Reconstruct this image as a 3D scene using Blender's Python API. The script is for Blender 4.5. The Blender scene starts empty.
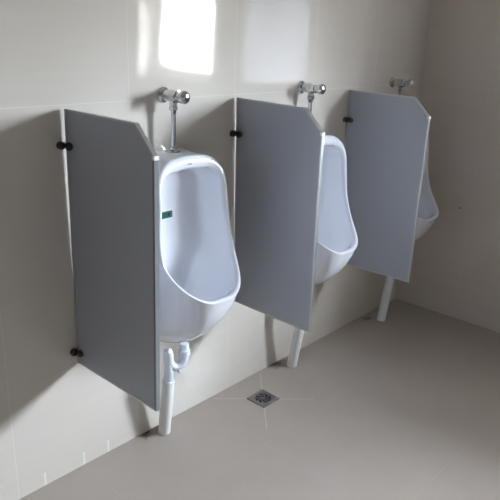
import bpy, bmesh, math
from mathutils import Vector, Matrix

scene = bpy.context.scene
COL = scene.collection
PI = math.pi

# ------------------------------------------------------------------ helpers
class MB:
    """collects shapes into one bmesh"""
    def __init__(self):
        self.bm = bmesh.new()

    def prism(self, poly, axis, a, b):
        """poly: list of 2d points in the plane across `axis`, extruded from a to b"""
        def P(p, t):
            if axis == 'x': return (t, p[0], p[1])
            if axis == 'y': return (p[0], t, p[1])
            return (p[0], p[1], t)
        lo = [self.bm.verts.new(P(p, a)) for p in poly]
        hi = [self.bm.verts.new(P(p, b)) for p in poly]
        n = len(poly)
        self.bm.faces.new(lo); self.bm.faces.new(hi[::-1])
        for i in range(n):
            j = (i + 1) % n
            self.bm.faces.new((lo[i], hi[i], hi[j], lo[j]))
        return self

    def box(self, x0, x1, y0, y1, z0, z1):
        return self.prism([(x0, y0), (x1, y0), (x1, y1), (x0, y1)], 'z', z0, z1)

    def ring(self, outer, inner, axis, a, b):
        """closed frame between two outlines of the same point count"""
        def P(p, t):
            if axis == 'x': return (t, p[0], p[1])
            if axis == 'y': return (p[0], t, p[1])
            return (p[0], p[1], t)
        V = [[self.bm.verts.new(P(p, t)) for p in o] for o, t in ((outer, a), (outer, b), (inner, b), (inner, a))]
        n = len(outer)
        for k in range(4):
            for i in range(n):
                j = (i + 1) % n
                self.bm.faces.new((V[k][i], V[k][j], V[(k + 1) % 4][j], V[(k + 1) % 4][i]))
        return self

    def loft(self, loops, cap0=True, cap1=True, closed=True):
        V = [[self.bm.verts.new(p) for p in lp] for lp in loops]
        n = len(V[0])
        for a, b in zip(V[:-1], V[1:]):
            for i in range(n if closed else n - 1):
                j = (i + 1) % n
                self.bm.faces.new((a[i], a[j], b[j], b[i]))
        if cap0: self.bm.faces.new(V[0][::-1])
        if cap1: self.bm.faces.new(V[-1])
        return self

    def tube(self, path, radius, seg=20, caps=True):
        """radius: number or one per path point"""
        pts = [Vector(p) for p in path]
        rr = radius if isinstance(radius, (list, tuple)) else [radius] * len(pts)
        loops = []
        prev = None
        for i, p in enumerate(pts):
            if i == 0: t = pts[1] - pts[0]
            elif i == len(pts) - 1: t = pts[-1] - pts[-2]
            else: t = (pts[i + 1] - p).normalized() + (p - pts[i - 1]).normalized()
            t.normalize()
            if prev is None:
                u = t.orthogonal().normalized()
            else:
                u = (prev - t * prev.dot(t)).normalized()
            prev = u
            v = t.cross(u)
            loops.append([p + (u * math.cos(2 * PI * k / seg) + v * math.sin(2 * PI * k / seg)) * rr[i] for k in range(seg)])
        return self.loft(loops, caps, caps)

    def lathe(self, prof, origin, axis, seg=28):
        """prof: (distance along axis, radius)"""
        a = Vector(axis).normalized(); u = a.orthogonal().normalized(); v = a.cross(u); o = Vector(origin)
        loops = [[o + a * d + (u * math.cos(2 * PI * k / seg) + v * math.sin(2 * PI * k / seg)) * max(r, 1e-4) for k in range(seg)] for d, r in prof]
        return self.loft(loops)

    def bevel(self, w, seg=2, angle=40):
        es = [e for e in self.bm.edges if len(e.link_faces) == 2 and e.calc_face_angle(0) > math.radians(angle)]
        bmesh.ops.recalc_face_normals(self.bm, faces=self.bm.faces)
        bmesh.ops.bevel(self.bm, geom=es, offset=w, segments=seg, profile=.5, affect='EDGES', clamp_overlap=True)
        return self

    def build(self, name, mat, parent=None, sharp=38, fn=None, kind=None, label=None, loc=None):
        bm = self.bm
        if fn:
            for v in bm.verts: v.co = Vector(fn(v.co))
        bmesh.ops.recalc_face_normals(bm, faces=bm.faces)
        for f in bm.faces: f.smooth = True
        for e in bm.edges:
            e.smooth = not (len(e.link_faces) == 2 and e.calc_face_angle(0) > math.radians(sharp))
        if loc is not None:
            for v in bm.verts: v.co -= Vector(loc)
        me = bpy.data.meshes.new(name)
        bm.to_mesh(me); bm.free()
        o = bpy.data.objects.new(name, me)
        COL.objects.link(o)
        me.materials.append(mat)
        if loc is not None: o.location = loc
        if parent is not None:
            o.parent = parent
            o.matrix_parent_inverse = Matrix.Translation(parent.location).inverted()
        if kind: o['kind'] = kind
        if label: o['label'] = label
        return o

def thing(name, label, cat, loc, group=None):
    o = bpy.data.objects.new(name, None)
    o.empty_display_size = .1
    COL.objects.link(o); o.location = loc
    o['label'] = label; o['category'] = cat
    if group: o['group'] = group
    return o

def bez(p0, p1, p2, n=8):
    p0, p1, p2 = Vector(p0), Vector(p1), Vector(p2)
    return [p0 * (1 - t) ** 2 + p1 * 2 * t * (1 - t) + p2 * t * t for t in [i / n for i in range(n + 1)]]

# ------------------------------------------------------------------ materials
class Mat:
    def __init__(self, name, base, rough=.5, metal=0., spec=.5, coat=0.):
        self.m = bpy.data.materials.new(name); self.m.use_nodes = True
        self.nt = self.m.node_tree; self.N = self.nt.nodes; self.L = self.nt.links
        self.b = self.N['Principled BSDF']
        self.b.inputs['Base Color'].default_value = (*base, 1)
        self.b.inputs['Roughness'].default_value = rough
        self.b.inputs['Metallic'].default_value = metal
        self.b.inputs['Specular IOR Level'].default_value = spec
        self.b.inputs['Coat Weight'].default_value = coat
        self._co = None
    def co(self):
        if not self._co:
            t = self.N.new('ShaderNodeTexCoord')
            s = self.N.new('ShaderNodeSeparateXYZ'); self.L.new(t.outputs['Object'], s.inputs[0])
            self._co = (t.outputs['Object'], s.outputs[0], s.outputs[1], s.outputs[2])
        return self._co
    def math(self, op, a, b=None, c=None, clamp=False):
        n = self.N.new('ShaderNodeMath'); n.operation = op; n.use_clamp = clamp
        for i, v in enumerate((a, b, c)):
            if v is None: continue
            if isinstance(v, (int, float)): n.inputs[i].default_value = v
            else: self.L.new(v, n.inputs[i])
        return n.outputs[0]
    def noise(self, scale=(1, 1, 1), s=5., detail=3., rough=.5):
        mp = self.N.new('ShaderNodeMapping'); mp.inputs['Scale'].default_value = scale
        self.L.new(self.co()[0], mp.inputs[0])
        n = self.N.new('ShaderNodeTexNoise'); n.inputs['Scale'].default_value = s
        n.inputs['Detail'].default_value = detail; n.inputs['Roughness'].default_value = rough
        self.L.new(mp.outputs[0], n.inputs['Vector'])
        return n.outputs[0]
    def mix(self, fac, a, b):
        n = self.N.new('ShaderNodeMix'); n.data_type = 'RGBA'
        for k, v in (('Factor', fac), ('A', a), ('B', b)):
            s = [i for i in n.inputs if i.name == k and i.type == ('VALUE' if k == 'Factor' else 'RGBA')][0]
            if isinstance(v, (int, float)): s.default_value = v
            elif isinstance(v, tuple): s.default_value = (*v, 1)
            else: self.L.new(v, s)
        return [o for o in n.outputs if o.type == 'RGBA'][0]
    def color(self, sock): self.L.new(sock, self.b.inputs['Base Color'])
    def roughness(self, sock): self.L.new(sock, self.b.inputs['Roughness'])
    def bump(self, h, strength=.2, dist=.001):
        n = self.N.new('ShaderNodeBump'); n.inputs['Strength'].default_value = strength; n.inputs['Distance'].default_value = dist
        self.L.new(h, n.inputs['Height']); self.L.new(n.outputs[0], self.b.inputs['Normal'])
    def joint(self, c, offset, period, w):
        """1 on a grout line every `period` from `offset`, half-width w"""
        m = self.math('PINGPONG', self.math('SUBTRACT', c, offset), period / 2)
        return self.math('LESS_THAN', m, w)

def wall_material(name, along, joint_x0, base=(.635, .60, .555)):
    m = Mat(name, base, rough=.06, spec=.5)
    co, x, y, z = m.co()
    h = x if along == 'x' else y
    jx = m.joint(h, joint_x0, .525, .0011)
    jz = m.joint(z, 1.357, 1.0 * 1.357 * 2, .0011)
    j = m.math('MAXIMUM', jx, jz)
    streak = m.noise((.7, .7, 9), 3.2, 5., .6)
    c = m.mix(m.math('MULTIPLY', streak, .9, clamp=True), tuple(v * 1.03 for v in base), tuple(v * .92 for v in base))
    cloud = m.noise((1, 1, 1), 1.6, 2.)
    c = m.mix(m.math('MULTIPLY', cloud, .25), c, (base[0] * 1.03, base[1] * .96, base[2] * .88))
    c = m.mix(m.math('MULTIPLY', j, .30 if along == 'x' else .12), c, (.76, .74, .70))
    if along == 'y':                      # small plugged screw hole
        d = m.math('ADD', m.math('POWER', m.math('SUBTRACT', y, -.34), 2.), m.math('POWER', m.math('SUBTRACT', z, .679), 2.))
        c = m.mix(m.math('LESS_THAN', d, .0045 ** 2), c, (.12, .08, .06))
    else:                                 # short lighter vertical marks just above the floor
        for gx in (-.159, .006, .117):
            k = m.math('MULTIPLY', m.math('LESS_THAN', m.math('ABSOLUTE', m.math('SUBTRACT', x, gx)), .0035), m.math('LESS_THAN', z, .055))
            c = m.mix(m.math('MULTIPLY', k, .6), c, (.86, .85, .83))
    m.color(c)
    m.roughness(m.math('MULTIPLY_ADD', j, .4, .055))
    und = m.noise((1, 1, 1.6), 2.0, 1.)
    m.bump(m.math('ADD', und, m.math('MULTIPLY', j, -.08)), .25, .012)
    return m

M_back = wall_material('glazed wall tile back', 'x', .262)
M_side = wall_material('glazed wall tile side', 'y', -.40, (.65, .585, .54))

# floor tile with the four cut joints running out of the drain's corners
m = Mat('floor tile', (.36, .33, .30), rough=.3)
co, x, y, z = m.co()
cloud = m.noise((1, 1, 1), 3.5, 5., .6)
fine = m.noise((1, 1, 1), 22., 4., .6)
c = m.mix(cloud, (.36, .31, .27), (.435, .385, .345))
c = m.mix(m.math('MULTIPLY', fine, .25), c, (.42, .39, .36))
jx = m.joint(x, .60, .60, .0015); jy = m.joint(y, -.407, .60, .0015)
j = m.math('MULTIPLY', m.math('MAXIMUM', jx, jy), m.noise((1, 1, 1), 9., 1.))
dx = m.math('ABSOLUTE', m.math('SUBTRACT', x, .845)); dy = m.math('ABSOLUTE', m.math('SUBTRACT', y, -.18))
diag = m.math('LESS_THAN', m.math('ABSOLUTE', m.math('SUBTRACT', dx, dy)), .0028)
lim = m.math('LESS_THAN', m.math('MAXIMUM', dx, dy), .165)
diag = m.math('MULTIPLY', diag, lim)
c = m.mix(m.math('MULTIPLY', j, .30), c, (.56, .53, .49))
c = m.mix(m.math('MULTIPLY', diag, .55), c, (.66, .62, .56))
# grime with ragged shape where pipes and wall meet the floor
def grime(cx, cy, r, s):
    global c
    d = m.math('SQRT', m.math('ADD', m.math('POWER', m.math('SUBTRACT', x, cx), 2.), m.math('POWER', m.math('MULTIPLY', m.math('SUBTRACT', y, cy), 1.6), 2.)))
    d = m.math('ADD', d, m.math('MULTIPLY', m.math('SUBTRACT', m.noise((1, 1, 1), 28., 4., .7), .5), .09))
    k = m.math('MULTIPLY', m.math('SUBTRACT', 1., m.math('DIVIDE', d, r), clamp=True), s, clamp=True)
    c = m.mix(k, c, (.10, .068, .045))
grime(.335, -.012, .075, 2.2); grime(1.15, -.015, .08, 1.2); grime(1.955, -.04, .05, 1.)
m.color(c)
m.roughness(m.math('MULTIPLY_ADD', cloud, .22, .22))
m.bump(fine, .12, .001)
M_floor = m.m

M_ceiling = Mat('ceiling paint', (.50, .49, .47), .8).m
M_far = Mat('wall far side', (.34, .325, .31), .5).m
m = Mat('porcelain', (.74, .75, .80), rough=.07, coat=.3)
m.color(m.mix(m.math('MULTIPLY', m.noise((1, 1, 1), 6., 2.), .3), (.72, .735, .79), (.69, .705, .76)))
M_porc = m.m
m = Mat('grey laminate', (.38, .39, .44), rough=.38)
co, x, y, z = m.co()
g = m.noise((1, 1, 1), 420., 2., .6)
m.color(m.mix(g, (.34, .35, .40), (.42, .43, .48)))
m.bump(g, .1, .0005)
M_panel = m.m
m = Mat('brushed aluminium', (.50, .50, .485), rough=.30, metal=.85)
g = m.noise((60, 60, 2), 20., 2.)
m.roughness(m.math('MULTIPLY_ADD', g, .15, .26))
M_alu = m.m
m = Mat('grey edge plastic', (.17, .18, .185), rough=.35)
m.color(m.mix(m.noise((1, 1, .2), 30., 2.), (.16, .17, .175), (.19, .20, .205)))
M_edge = m.m
m = Mat('chrome', (.62, .62, .63), rough=.07, metal=1.)
m.roughness(m.math('MULTIPLY_ADD', m.noise((1, 1, 1), 40., 2.), .06, .04))
M_chrome = m.m
m = Mat('black plastic', (.018, .018, .02), rough=.35)
m.roughness(m.math('MULTIPLY_ADD', m.noise((1, 1, 1), 60., 2.), .2, .25))
M_black = m.m
m = Mat('white pvc', (.80, .80, .80), rough=.28)
m.color(m.mix(m.noise((1, 1, 1), 18., 3.), (.83, .83, .83), (.74, .735, .72)))
M_pvc = m.m
m = Mat('blue white plastic', (.78, .82, .92), rough=.25)
m.color(m.mix(m.noise((1, 1, 1), 18., 3.), (.80, .83, .93), (.74, .78, .88)))
M_trap = m.m
m = Mat('white cap', (.86, .86, .84), rough=.25)
m.color(m.mix(m.noise((1, 1, 1), 40., 2.), (.88, .88, .86), (.82, .82, .80)))
M_cap = m.m
m = Mat('green plastic', (.005, .13, .085), rough=.35)
m.color(m.mix(m.noise((1, 1, 1), 90., 2.), (.002, .055, .045), (.004, .09, .07)))
M_green = m.m
m = Mat('drain steel', (.42, .42, .43), rough=.32, metal=.8)
m.color(m.mix(m.noise((1, 1, 1), 70., 3.), (.34, .34, .36), (.20, .195, .20)))
M_steel = m.m
M_dark = Mat('drain well', (.01, .01, .01), .7).m
M_print = Mat('grey glaze print', (.16, .17, .20), .2).m
m = Mat('white window vinyl', (.78, .78, .77), rough=.3)
M_vinyl = m.m
M_dirtplug = Mat('dark recess', (.03, .025, .02), .8).m

def glass(name, frosted):
    mt = bpy.data.materials.new(name); mt.use_nodes = True
    nt = mt.node_tree; nt.nodes.clear()
    out = nt.nodes.new('ShaderNodeOutputMaterial'); mix = nt.nodes.new('ShaderNodeMixShader')
    gl = nt.nodes.new('ShaderNodeBsdfGlossy'); gl.inputs['Roughness'].default_value = .02 if not frosted else .3
    if frosted:
        a = nt.nodes.new('ShaderNodeBsdfTranslucent'); a.inputs[0].default_value = (.21, .215, .228, 1)
    else:
        a = nt.nodes.new('ShaderNodeBsdfTransparent'); a.inputs[0].default_value = (.93, .95, .95, 1)
    lw = nt.nodes.new('ShaderNodeLayerWeight'); lw.inputs[0].default_value = .5
    pw = nt.nodes.new('ShaderNodeMath'); pw.operation = 'POWER'; pw.inputs[1].default_value = 5.; nt.links.new(lw.outputs['Facing'], pw.inputs[0])
    fr = nt.nodes.new('ShaderNodeMath'); fr.operation = 'MULTIPLY_ADD'; fr.inputs[1].default_value = .9; fr.inputs[2].default_value = .045; nt.links.new(pw.outputs[0], fr.inputs[0])
    nt.links.new(fr.outputs[0], mix.inputs[0]); nt.links.new(a.outputs[0], mix.inputs[1]); nt.links.new(gl.outputs[0], mix.inputs[2])
    nt.links.new(mix.outputs[0], out.inputs[0])
    return mt
M_glass = glass('clear glass', False)
M_frost = glass('frosted glass', True)

# ------------------------------------------------------------------ the room
XR, XL, YF, ZC = 2.357, -3.2, -4.4, 2.8
T = .28
def structure(name, mb, mat, **k): return mb.build(name, mat, kind='structure', **k)

structure('floor', MB().box(XL - T, XR + T, YF - T, T, -.12, 0), M_floor)
structure('ceiling', MB().box(XL - T, XR + T, YF - T, T, ZC, ZC + .12), M_ceiling)
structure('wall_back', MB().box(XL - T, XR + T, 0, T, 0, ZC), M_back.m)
structure('wall_left', MB().box(XL - T, XL, YF - T, 0, 0, ZC), M_far)
structure('wall_front', MB().box(XL, XR + T, YF - T, YF, 0, ZC), M_far)
# right wall with the window opening
WY0, WY1, WZ0, WZ1 = -2.61, -.79, 1.235, 2.12
PY0, PY1 = -1.73, -1.50
def opening(mb):
    mb.ring([(YF, 0), (0, 0), (0, ZC), (YF, ZC)], [(WY0, WZ0), (WY1, WZ0), (WY1, WZ1), (WY0, WZ1)], 'x', XR, XR + T)
    mb.box(XR, XR + T, PY0, PY1, WZ0 - .001, WZ1 + .001)          # pillar between the two windows
    return mb
structure('wall_right', opening(MB()), M_side.m)

structure('added_sky_blocker', MB().box(XR + T, XR + T + .75, WY0 - .5, WY1 + .5, 2.36, 2.46), M_ceiling)  # canopy out of view, added to cut steep skylight through the windows
# window
def rect(a, b, c, d): return [(a, c), (b, c), (b, d), (a, d)]
ZT = 1.865
def window(name, ya, yb, gm, WX, fb=.035):
    win = bpy.data.objects.new(name, None); COL.objects.link(win); win.location = (WX, (ya + yb) / 2, WZ0); win['kind'] = 'structure'
    fx0, fx1 = WX + .02, WX + .07
    MB().ring(rect(ya - .004, yb + .004, WZ0 - .004, WZ1 + .004), rect(ya + .04, yb - .04, WZ0 + fb, WZ1 - .04), 'x', fx0, fx1).bevel(.003).build('window_frame', M_vinyl, win)
    MB().box(fx0, fx1, ya + .03, yb - .03, ZT - .02, ZT + .02).bevel(.003).build('transom', M_vinyl, win)
    s = MB().ring(rect(ya + .03, yb - .03, WZ0 + fb - .01, ZT - .01), rect(ya + .06 + fb * .4, yb - .06 - fb * .4, WZ0 + fb * 1.8, ZT - .04), 'x', WX + .034, WX + .058).bevel(.003).build('sash', M_vinyl, win)
    MB().box(WX + .043, WX + .049, ya + .06, yb - .06, WZ0 + fb * 1.5, ZT - .04).build('pane', gm, s)
    MB().box(WX + .043, WX + .049, ya + .035, yb - .035, ZT + .01, WZ1 - .035).build('pane', gm, win)
window('window_1', WY0, PY0, M_glass, XR + .14)
window('window_2', PY1, WY1, M_frost, XR - .015, .018)

# ------------------------------------------------------------------ partitions
PX = [0.0, .8105, 1.600]
ZB, H, D, CS, CH = .4469, .90, .4284, .3468, .0825
YAW = (.0186, .0101, .064); LEAN = (-.0012, -.0278, .004); TIP = (-.0105, -.0078, .004); DROOP = (-.0151, -.0191, -.0146)
GAP = .006; TH = .014
P_LABEL = ['grey privacy screen with a darker front edge, beside the urinal holding a green clip',
           'middle grey privacy screen, its front foot corner just above the square floor drain',
           'grey privacy screen closest to the corner of the room, hiding most of the last urinal']

def inset(poly, w):
    n = len(poly); out = []
    for i in range(n):
        a, b, c = Vector(poly[i - 1]), Vector(poly[i]), Vector(poly[(i + 1) % n])
        d1, d2 = (b - a).normalized(), (c - b).normalized()
        n1, n2 = Vector((-d1.y, d1.x)), Vector((-d2.y, d2.x))
        bis = (n1 + n2).normalized()
        out.append(tuple(b + bis * (w / bis.dot(n1))))
    return out

def partition(i):
    X = PX[i]
    t = thing('privacy_screen', P_LABEL[i], 'privacy screen', (X, 0, ZB), 'grey privacy screens along the tiled wall')
    off = GAP + (.004 if i == 2 else 0)
    def fn(v):
        dz = v.z; d = -v.y
        return (X + v.x + YAW[i] * d + LEAN[i] * dz, v.y - off + TIP[i] * dz, ZB + dz + DROOP[i] * d)
    out = [(0, 0), (0, H), (-CS, H), (-D, H - CH), (-D, 0)]       # (y, z) seen from +x, counter-clockwise
    inn = inset(out, .006)
    if abs(inn[0][0]) > .5 or inn[0][0] > 0: inn = inset(out, -.006)
    core = inset(out, .004 if inn[0][0] == inset(out, .006)[0][0] else -.004)
    MB().prism(core, 'x', .0018, TH - .0018).build('board', M_panel, t, fn=fn)
    MB().ring(out, inn, 'x', 0, TH).bevel(.0012, 1).build('edge_frame', M_alu, t, fn=fn, label='silver aluminium edge strip')
    if i == 0:
        MB().box(-.0008, TH + .0008, -D - .0012, -D + .0075, .001, H - CH - .004).bevel(.0008, 1).build('edge_cover', M_edge, t, fn=fn, label='darker grey strip down the front edge')
    # small cap over the front corner of the trim
    c = MB(); c.box(-.0015, TH + .0015, -D - .002, -D + .008, H - CH - .009, H - CH + .003); c.bevel(.003, 3)
    c.build('corner_cap', M_cap, t, fn=fn, label='small shiny white corner cap')
    # clamps near top and bottom of the wall edge
    for zc in (.785 - (.03 if i else 0), .048):
        if i: zc = zc if zc > .5 else .07
        cl = MB()
        prof = [(0, .0125), (.007, .0135), (.010, .0115), (.0112, .007), (.0115, 0)]
        cl.lathe(prof, (-.0001, -.024, zc), (-1, 0, 0)); cl.lathe(prof, (TH + .0001, -.024, zc), (1, 0, 0))
        cl.box(-.004, 0, -.024, -.004, zc - .004, zc + .004)
        cm = cl.build('clamp', M_black, t, fn=fn, label='round black plastic clamp')
        f = MB()
        y0 = off - .0006 - TIP[i] * zc
        for cx in (-.014, TH + .014):
            f.lathe([(0, .0125), (.010, .0135), (.015, .0115), (.0165, .006), (.0167, 0)], (cx, y0, zc), (0, -1, 0))
            f.box(min(cx, TH / 2), max(cx, TH / 2), y0 - .004, y0 - .0008, zc - .005, zc + .005)
        f.build('wall_foot', M_black, cm, fn=fn)
    return t
for i in range(3): partition(i)

# ------------------------------------------------------------------ urinals
UX = [.403, 1.200, 2.013]
def lerp(a, b, t): return a + (b - a) * t
def interp(tab, z):
    tab = sorted(tab)
    if z <= tab[0][0]: return tab[0][1]
    for (a, va), (b, vb) in zip(tab[:-1], tab[1:]):
        if z <= b:
            t = (z - a) / (b - a)
            return lerp(va, vb, t)
    return tab[-1][1]
def catmull(pts, n):
    P = [pts[0] * 2 - pts[1]] + pts + [pts[-1] * 2 - pts[-2]]
    out = []
    for k in range(1, len(P) - 2):
        p0, p1, p2, p3 = P[k - 1:k + 3]
        for s in range(n):
            t = s / n
            out.append(.5 * ((2 * p1) + (p2 - p0) * t + (2 * p0 - 5 * p1 + 4 * p2 - p3) * t * t + (3 * p1 - p0 - 3 * p2 + p3) * t ** 3))
    out.append(pts[-1])
    return out
def outline(hw_top, hw_bot, z0, z1, rt, rb, n=96):
    """rounded outline in x,z: top corners radius rt, bottom corners elliptical rb=(rx,rz); n points, starting at top centre, clockwise"""
    poly = []
    K = 40
    # right half, top centre to bottom centre
    for k in range(K): poly.append((lerp(0, hw_top - rt, k / K), z1 + .004 * math.cos(PI / 2 * k / K)))
    for k in range(K): a = PI / 2 * (1 - k / K); poly.append((hw_top - rt + rt * math.cos(a), z1 - rt + rt * math.sin(a)))
    for k in range(K): 
        t = k / K; s = t * t * (3 - 2 * t)
        poly.append((lerp(hw_top, hw_bot, s), lerp(z1 - rt, z0 + rb[1], t)))
    for k in range(K + 1): a = PI / 2 * k / K; poly.append((hw_bot - rb[0] + rb[0] * math.cos(a), z0 + rb[1] - rb[1] * math.sin(a)))
    poly.append((0, z0))
    # resample by arc length
    L = [0]
    for a, b in zip(poly[:-1], poly[1:]): L.append(L[-1] + math.hypot(b[0] - a[0], b[1] - a[1]))
    h = n // 2; half = []
    for k in range(h + 1):
        s = L[-1] * k / h
        i = 0
        while i < len(L) - 2 and L[i + 1] < s: i += 1
        t = 0 if L[i + 1] == L[i] else (s - L[i]) / (L[i + 1] - L[i])
        half.append((lerp(poly[i][0], poly[i + 1][0], t), lerp(poly[i][1], poly[i + 1][1], t)))
    return half + [(-x, z) for x, z in half[-2:0:-1]]
YR = [(.640, .362), (.679, .342), (.70, .314), (.74, .268), (.78, .230), (.82, .207), (.89, .188), (1.0, .182), (1.08, .174), (1.13, .160), (1.17, .149), (1.19, .142)]
def smooth_y(z):
    s = 0
    for d in (-.026, -.013, 0, .013, .026): s += interp(YR, z + d)
    return s / 5
U_LABEL = ['white porcelain urinal with its whole bowl in view and a green clip inside',
           'middle white wall-hung urinal, half hidden behind the middle grey privacy screen',
           'white wall-hung urinal beside the room corner, only an edge showing past its screen']
def urinal(i):
    X = UX[i]
    t = thing('urinal', U_LABEL[i], 'urinal', (X, 0, .42), 'white urinals along the tiled wall')
    W = outline(.155, .112, .405, 1.172, .06, (.100, .12))
    R = outline(.166, .178, .675, 1.170, .104, (.150, .160))
    R2 = outline(.161, .174, .679, 1.165, .100, (.147, .157))
    Ri = outline(.150, .169, .683, 1.132, .074, (.143, .152))
    Rj = outline(.143, .164, .684, 1.124, .068, (.139, .149))
    n = len(W)
    ctrl = []
    for k in range(n):
        w, r, r2, ri, rj = W[k], R[k], R2[k], Ri[k], Rj[k]
        pts = []
        yr = smooth_y(r[1])
        bot = max(0, min(1, (.95 - r[1]) / .2))                  # 0 at the top and sides, 1 low down
        for s in range(15):
            tt = s / 14 * .985
            g = 1 - math.sqrt(1 - tt * tt)
            g = lerp(tt, lerp(g, tt ** 1.9, .42), bot)
            gx = lerp(min(1, tt * 1.5), tt, bot)
            pts.append(Vector((lerp(w[0], r[0], gx), -lerp(.0006, yr, tt), lerp(w[1], r[1], g))))
        y1 = smooth_y(r2[1]) + .0; 
        pts.append(Vector((r[0], -(yr + .003), r[1])))
        pts.append(Vector((lerp(r[0], r2[0], .5), -(yr + .007), lerp(r[1], r2[1], .5))))
        pts.append(Vector((lerp(r2[0], ri[0], .5), -(smooth_y(lerp(r2[1], ri[1], .5)) + .0075), lerp(r2[1], ri[1], .5))))
        pts.append(Vector((ri[0], -(smooth_y(ri[1]) + .003), ri[1])))
        pts.append(Vector((rj[0], -(smooth_y(rj[1]) - .008), rj[1])))
        # the bowl
        low = max(0, min(1, (.86 - rj[1]) / .18)); low = low * low * (3 - 2 * low)
        yj = smooth_y(rj[1]) - .008
        top = max(0, min(1, (rj[1] - 1.05) / .06))
        a = Vector((rj[0] * .97, -lerp(yj * .82, yj * .87, low), lerp(rj[1], rj[1] - .050, low)))
        b = Vector((rj[0] * lerp(.93, .80, low), -lerp(yj * .58, yj * .66, low), lerp(rj[1], rj[1] - .100, low) - .004 * top))
        c = Vector((rj[0] * lerp(.80, .60, low), -lerp(yj * .38, yj * .40, low), lerp(rj[1], rj[1] - .098, low) - .012 * top))
        zc = .86
        d = Vector((rj[0] * .50, -.060, lerp(rj[1] - .035 * top, .62, low)))
        e = Vector((rj[0] * .22, -.052, lerp(d.z, zc, .35)))
        f = Vector((rj[0] * .05, -.050, lerp(d.z, zc, .8)))
        pts += catmull([pts[-1], a, b, c, d, e, f], 5)[1:]
        ctrl.append(pts)
    loops = [[ctrl[k][s] for k in range(n)] for s in range(len(ctrl[0]))]
    mb = MB(); mb.loft(loops)
    bmesh.ops.smooth_vert(mb.bm, verts=[v for v in mb.bm.verts if v.co.y < -.01], factor=.5, use_axis_x=True, use_axis_y=True, use_axis_z=True)
    mb.build('bowl', M_porc, t, sharp=60, fn=lambda v: (v.x + X, v.y, v.z))
    # inlet collar on top
    MB().lathe([(0, .030), (.004, .031), (.010, .027), (.013, .020), (.013, 0)], ((.410, 1.218, 2.020)[i], -.055, 1.168), (0, 0, 1)).build('inlet_collar', M_chrome, t, label='chrome inlet collar')
    # drain strainer in the bowl floor
    yb, zb = -.205, .5725
    # outlet below
    return t
for i in range(3): urinal(i)

# small printed maker's mark on the first urinal's brow (a few illegible grey strokes in the photo)
from mathutils.bvhtree import BVHTree
body = [o for o in bpy.data.objects if o.name.startswith('bowl')][0]
tree = BVHTree.FromPolygons([tuple(v.co) for v in body.data.vertices], [tuple(p.vertices) for p in body.data.polygons])
def stroke(mb, pts, r):
    P = []
    for x, z in pts:
        h = tree.ray_cast(Vector((x, -1, z)), Vector((0, 1, 0)))
        P.append(h[0] + (h[1] if h[1].y < 0 else -h[1]) * .0002)
    mb.tube(P, r, 6)
mk = MB(); mx_, mz_ = .396, 1.1465
def arc(cx, cz, rx, rz, a0, a1, n=7): return [(cx + rx * math.cos(a0 + (a1 - a0) * k / n), cz + rz * math.sin(a0 + (a1 - a0) * k / n)) for k in range(n + 1)]
stroke(mk, arc(mx_ - .009, mz_, .003, .0026, .7, 5.6), .0006)
stroke(mk, arc(mx_ - .002, mz_, .0028, .0026, 0, 2 * PI), .0006)
stroke(mk, arc(mx_ + .005, mz_ + .0006, .003, .003, 0, 2 * PI), .0010)
stroke(mk, [(mx_ + .010, mz_ + .003), (mx_ + .010, mz_ - .0025)], .0007)
mk.build('maker_mark', M_print, bpy.data.objects['urinal'], label='small printed grey maker mark')
# ------------------------------------------------------------------ flush valves
V_LABEL = ['chrome push-button flush valve whose whole riser pipe shows above the fully visible urinal',
           'chrome flush valve above the middle urinal, beside the wall reflection of the window',
           'chrome flush valve closest to the room corner, peeking over a grey privacy screen']
def valve(i):
    X = (.412, 1.220, 2.022)[i]; Z = 1.372
    t = thing('flush_valve', V_LABEL[i], 'flush valve', (X, 0, Z), 'chrome flush valves on the tiled wall')
    MB().lathe([(.0004, .026), (.003, .0285), (.007, .0275), (.012, .021), (.014, .016), (.014, 0)], (X, 0, Z), (0, -1, 0)).build('wall_flange', M_chrome, t)
    b = MB()
    b.lathe([(.012, .014), (.016, .0185), (.022, .0205), (.034, .0215), (.052, .021), (.062, .0185), (.070, .0165), (.076, .0165), (.077, .0205), (.083, .0210), (.084, .0165), (.100, .0160), (.102, .014)], (X, 0, Z), (0, -1, 0))
    b.build('valve_body', M_chrome, t)
    b = MB()
    b.lathe([(.0, .013), (.016, .0155), (.024, .0150), (.026, .0175), (.038, .0175), (.040, .012), (.052, .0105)], (X, -.058, Z - .010), (0, 0, -1), seg=6)
    b.build('outlet_nut', M_chrome, t)
    MB().lathe([(.098, .013), (.100, .0195), (.104, .0225), (.118, .0228), (.124, .0205), (.128, .014), (.129, .0)], (X, 0, Z), (0, -1, 0)).build('push_button', M_chrome, t, label='round domed chrome push button')
    pts = [(X, -.058, Z - .05), (X, -.058, Z - .12), (X - .002, -.057, 1.182)]
    rpipe = MB().tube(pts, .009, 16).build('riser_pipe', M_chrome, t)
    MB().lathe([(0, .0135), (.010, .0135), (.012, .0085)], (X - .002, -.0565, 1.1815), (0, 0, 1), seg=8).build('coupling_nut', M_chrome, rpipe)
    return t
for i in range(3): valve(i)

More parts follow.
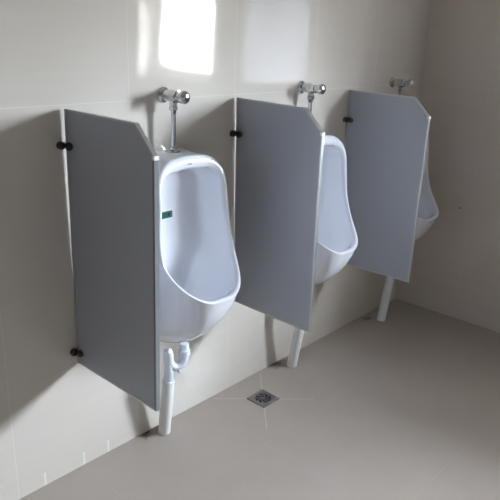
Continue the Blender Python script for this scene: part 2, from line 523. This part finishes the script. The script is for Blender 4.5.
# ------------------------------------------------------------------ waste pipes
W_LABEL = ['white waste pipe with a curved trap below the urinal holding a green clip',
           'white waste pipe standing on the floor under the middle screen, behind the floor drain',
           'short white waste pipe standing on the floor close to the room corner']
BASE = [(.357, -.056), (1.182, -.079), (2.0, -.108)]
TOP = [(.345, -.098, .268), (1.166, -.128, .27), (2.012, -.130, .27)]
def waste(i):
    X = UX[i]
    bx, by = BASE[i]; tx, ty, tz = TOP[i]
    t = thing('waste_pipe', W_LABEL[i], 'pipe', (bx, by, 0), 'white waste pipes below the urinals')
    r0 = .0255
    d = Vector((tx - bx, ty - by, tz))
    p = [Vector((bx, by, .0008)) + d * k for k in (0, .03, .5, .985, 1.0)]
    mb = MB().tube(p, [r0, r0, r0, r0, r0 * .94], 28)
    for v in mb.bm.verts:
        if v.co.z < .02: v.co.z = max(v.co.z, .0008)
    mb.build('floor_pipe', M_pvc, t)
    # inner tail pipe, nut, trap
    dn = d.normalized(); top = Vector((tx, ty, tz))
    el = top + dn * .085
    tp = MB().tube([top - dn * .03, top + dn * .055], .0195, 24).build('tail_pipe', M_trap, t)
    MB().lathe([(0, .0215), (.002, .0235), (.005, .0235), (.007, .0205)], top, dn).build('tail_collar', M_trap, tp)
    # the trap: from the outlet down, round the U and up to the crown, then down into the tail
    ox, oy, oz = (.399, 1.203, 2.018)[i], -.135, .428
    path = []
    path += [Vector((ox, oy, oz)), Vector((ox, oy, oz - .02)), Vector((ox, oy, .378))]
    U = Vector((lerp(ox, el.x, .5), lerp(oy, el.y, .5), 0))
    path += bez((ox, oy, .378), (ox, oy, .335), (U.x, U.y, .333), 7)[1:]
    path += bez((U.x, U.y, .333), (el.x + .010, el.y - .003, .333), (el.x, el.y, .362), 7)[1:]
    path += bez((el.x, el.y, .362), (el.x, el.y, .405), (el.x - .004, el.y + .006, .405), 6)[1:]
    tb = MB().tube(path, .0165, 22).build('trap_bend', M_trap, t)
    e = Vector((el.x - .003, el.y + .004, .31))
    MB().tube([top + dn * .04, Vector((el.x - .002, el.y + .002, .34)), Vector((el.x - .004, el.y + .006, .375)), Vector((el.x - .004, el.y + .006, .410)), Vector((el.x - .004, el.y + .006, .414))], [.0190, .0185, .0180, .015, .008], 22).build('crown_elbow', M_trap, t)
    MB().lathe([(0, .0185), (.002, .0235), (.020, .0225), (.022, .0185)], (ox, oy, .380), (0, 0, 1), seg=12).build('slip_nut', M_trap, tb)
    MB().lathe([(0, .007), (.008, .007), (.010, .005), (.010, 0)], (U.x + .006, U.y - .004, .318), (0, 0, -1), seg=12).build('drain_plug', M_trap, tb)
    return t
for i in range(3): waste(i)

# ------------------------------------------------------------------ floor drain
dcx, dcy = .845, -.18; hd = .051
t = thing('floor_drain', 'square steel floor drain with round swirl grate in the tiled floor', 'drain', (dcx, dcy, 0))
def circ(r, n=40, off=PI / 4): return [(dcx + r * math.cos(off + 2 * PI * k / n), dcy + r * math.sin(off + 2 * PI * k / n)) for k in range(n)]
def sqr(h, n=40):
    o = []
    for k in range(n):
        a = PI / 4 + 2 * PI * k / n
        c, s = math.cos(a), math.sin(a); q = h / max(abs(c), abs(s))
        o.append((dcx + q * c, dcy + q * s))
    return o
MB().ring(sqr(hd), circ(.043), 'z', .0003, .0035).build('frame', M_steel, t)
MB().ring(sqr(hd + .003), sqr(hd), 'z', .0002, .0042).build('frame_rim', M_steel, t)
MB().prism(circ(.0425), 'z', .0002, .0008).build('well', M_dark, t)
g = MB()
g.ring(circ(.0425), circ(.0375), 'z', .0010, .0034)
g.prism(circ(.0075, 20), 'z', .0010, .0036)
for k in range(8):
    a0 = 2 * PI * k / 8
    L = []; Rr = []
    for s in range(7):
        r = lerp(.007, .0385, s / 6); a = a0 + .9 * (s / 6) ; w = lerp(.0016, .0042, s / 6)
        c_, s_ = math.cos(a), math.sin(a)
        L.append((dcx + r * c_ - s_ * w, dcy + r * s_ + c_ * w)); Rr.append((dcx + r * c_ + s_ * w, dcy + r * s_ - c_ * w))
    g.prism(L + Rr[::-1], 'z', .0012, .0032)
g.build('grate', M_steel, t)

# ------------------------------------------------------------------ green tag in the first bowl
g = MB(); g.box(.258, .303, -.176, -.168, .974, .997); g.bevel(.002, 2)
t = thing('plastic_clip', 'small dark green plastic clip inside the bowl of the fully visible urinal', 'clip', (.258, -.172, .985))
g.build('clip_plate', M_green, t)
MB().lathe([(0, .0065), (.003, .0065), (.005, .004), (.005, 0)], (.290, -.176, .987), (0, -1, 0), seg=16).build('clip_button', M_green, t)

# ------------------------------------------------------------------ daylight
w = bpy.data.worlds.new('overcast'); scene.world = w; w.use_nodes = True
nt = w.node_tree; N, L = nt.nodes, nt.links
bg = N['Background']
tc = N.new('ShaderNodeTexCoord'); sx = N.new('ShaderNodeSeparateXYZ'); L.new(tc.outputs['Generated'], sx.inputs[0])
ns = N.new('ShaderNodeTexNoise'); ns.inputs['Scale'].default_value = 9; ns.inputs['Detail'].default_value = 5; L.new(tc.outputs['Generated'], ns.inputs['Vector'])
def M(op, a, b=None, c=None):
    n = N.new('ShaderNodeMath'); n.operation = op
    for i, v in enumerate((a, b, c)):
        if v is None: continue
        if isinstance(v, (int, float)): n.inputs[i].default_value = v
        else: L.new(v, n.inputs[i])
    return n.outputs[0]
def ramp(f, stops):
    cr = N.new('ShaderNodeValToRGB'); L.new(f, cr.inputs[0]); e = cr.color_ramp.elements
    while len(e) < len(stops): e.new(.5)
    for k, (p, c) in enumerate(stops): e[k].position = p; e[k].color = (*c, 1)
    return cr.outputs[0]
# overcast sky over a bright yard: pale ground, mottled far greenery at the horizon, sky brightening upward
elev = M('ADD', M('MULTIPLY', sx.outputs[2], .5), .5)
base = ramp(elev, [(.0, (.10, .10, .095)), (.40, (.13, .13, .125)), (.47, (.20, .20, .195)), (.525, (.34, .36, .38)), (.57, (.65, .71, .80)), (.70, (1, 1.08, 1.2))])
mott = ramp(ns.outputs[0], [(.40, (.035, .045, .035)), (.50, (1, 1, 1))])
mx = N.new('ShaderNodeMix'); mx.data_type = 'RGBA'; mx.blend_type = 'MULTIPLY'
L.new(ramp(elev, [(.40, (0, 0, 0)), (.44, (1, 1, 1)), (.55, (1, 1, 1)), (.58, (0, 0, 0))]), mx.inputs[0]); L.new(base, mx.inputs[6]); L.new(mott, mx.inputs[7])
L.new(mx.outputs[2], bg.inputs[0]); bg.inputs[1].default_value = 60.0

la = bpy.data.lights.new('window_portal', 'AREA'); la.shape = 'RECTANGLE'; la.size = WZ1 - WZ0; la.size_y = WY1 - WY0
la.cycles.is_portal = True
lo = bpy.data.objects.new('window_portal', la); COL.objects.link(lo)
lo.location = (XR + T + .01, (WY0 + WY1) / 2, (WZ0 + WZ1) / 2)
lo.rotation_euler = Matrix(((0, 0, 1), (0, 1, 0), (-1, 0, 0))).to_euler()

# ------------------------------------------------------------------ camera
C = Vector((-1.0858, -1.7797, 1.5858)); yaw, pitch, roll, fpx = .8442, .3313, .0382, 624.5666
fw = Vector((math.sin(yaw) * math.cos(pitch), math.cos(yaw) * math.cos(pitch), -math.sin(pitch)))
r = Vector((math.cos(yaw), -math.sin(yaw), 0)); u = r.cross(fw)
R_ = r * math.cos(roll) + u * math.sin(roll); U_ = -r * math.sin(roll) + u * math.cos(roll)
cd = bpy.data.cameras.new('camera'); cam = bpy.data.objects.new('camera', cd); COL.objects.link(cam)
cam.matrix_world = Matrix(((R_.x, U_.x, -fw.x, C.x), (R_.y, U_.y, -fw.y, C.y), (R_.z, U_.z, -fw.z, C.z), (0, 0, 0, 1)))
cd.sensor_width = 36; cd.lens = fpx / 500 * 36; cd.clip_start = .02
scene.camera = cam

vs = scene.view_settings
vs.view_transform = 'Standard'; vs.look = 'None'; vs.gamma = 1; vs.exposure = 2.15; vs.use_curve_mapping = False
scene.cycles.max_bounces = 14; scene.cycles.diffuse_bounces = 8; scene.cycles.glossy_bounces = 6; scene.cycles.transparent_max_bounces = 12
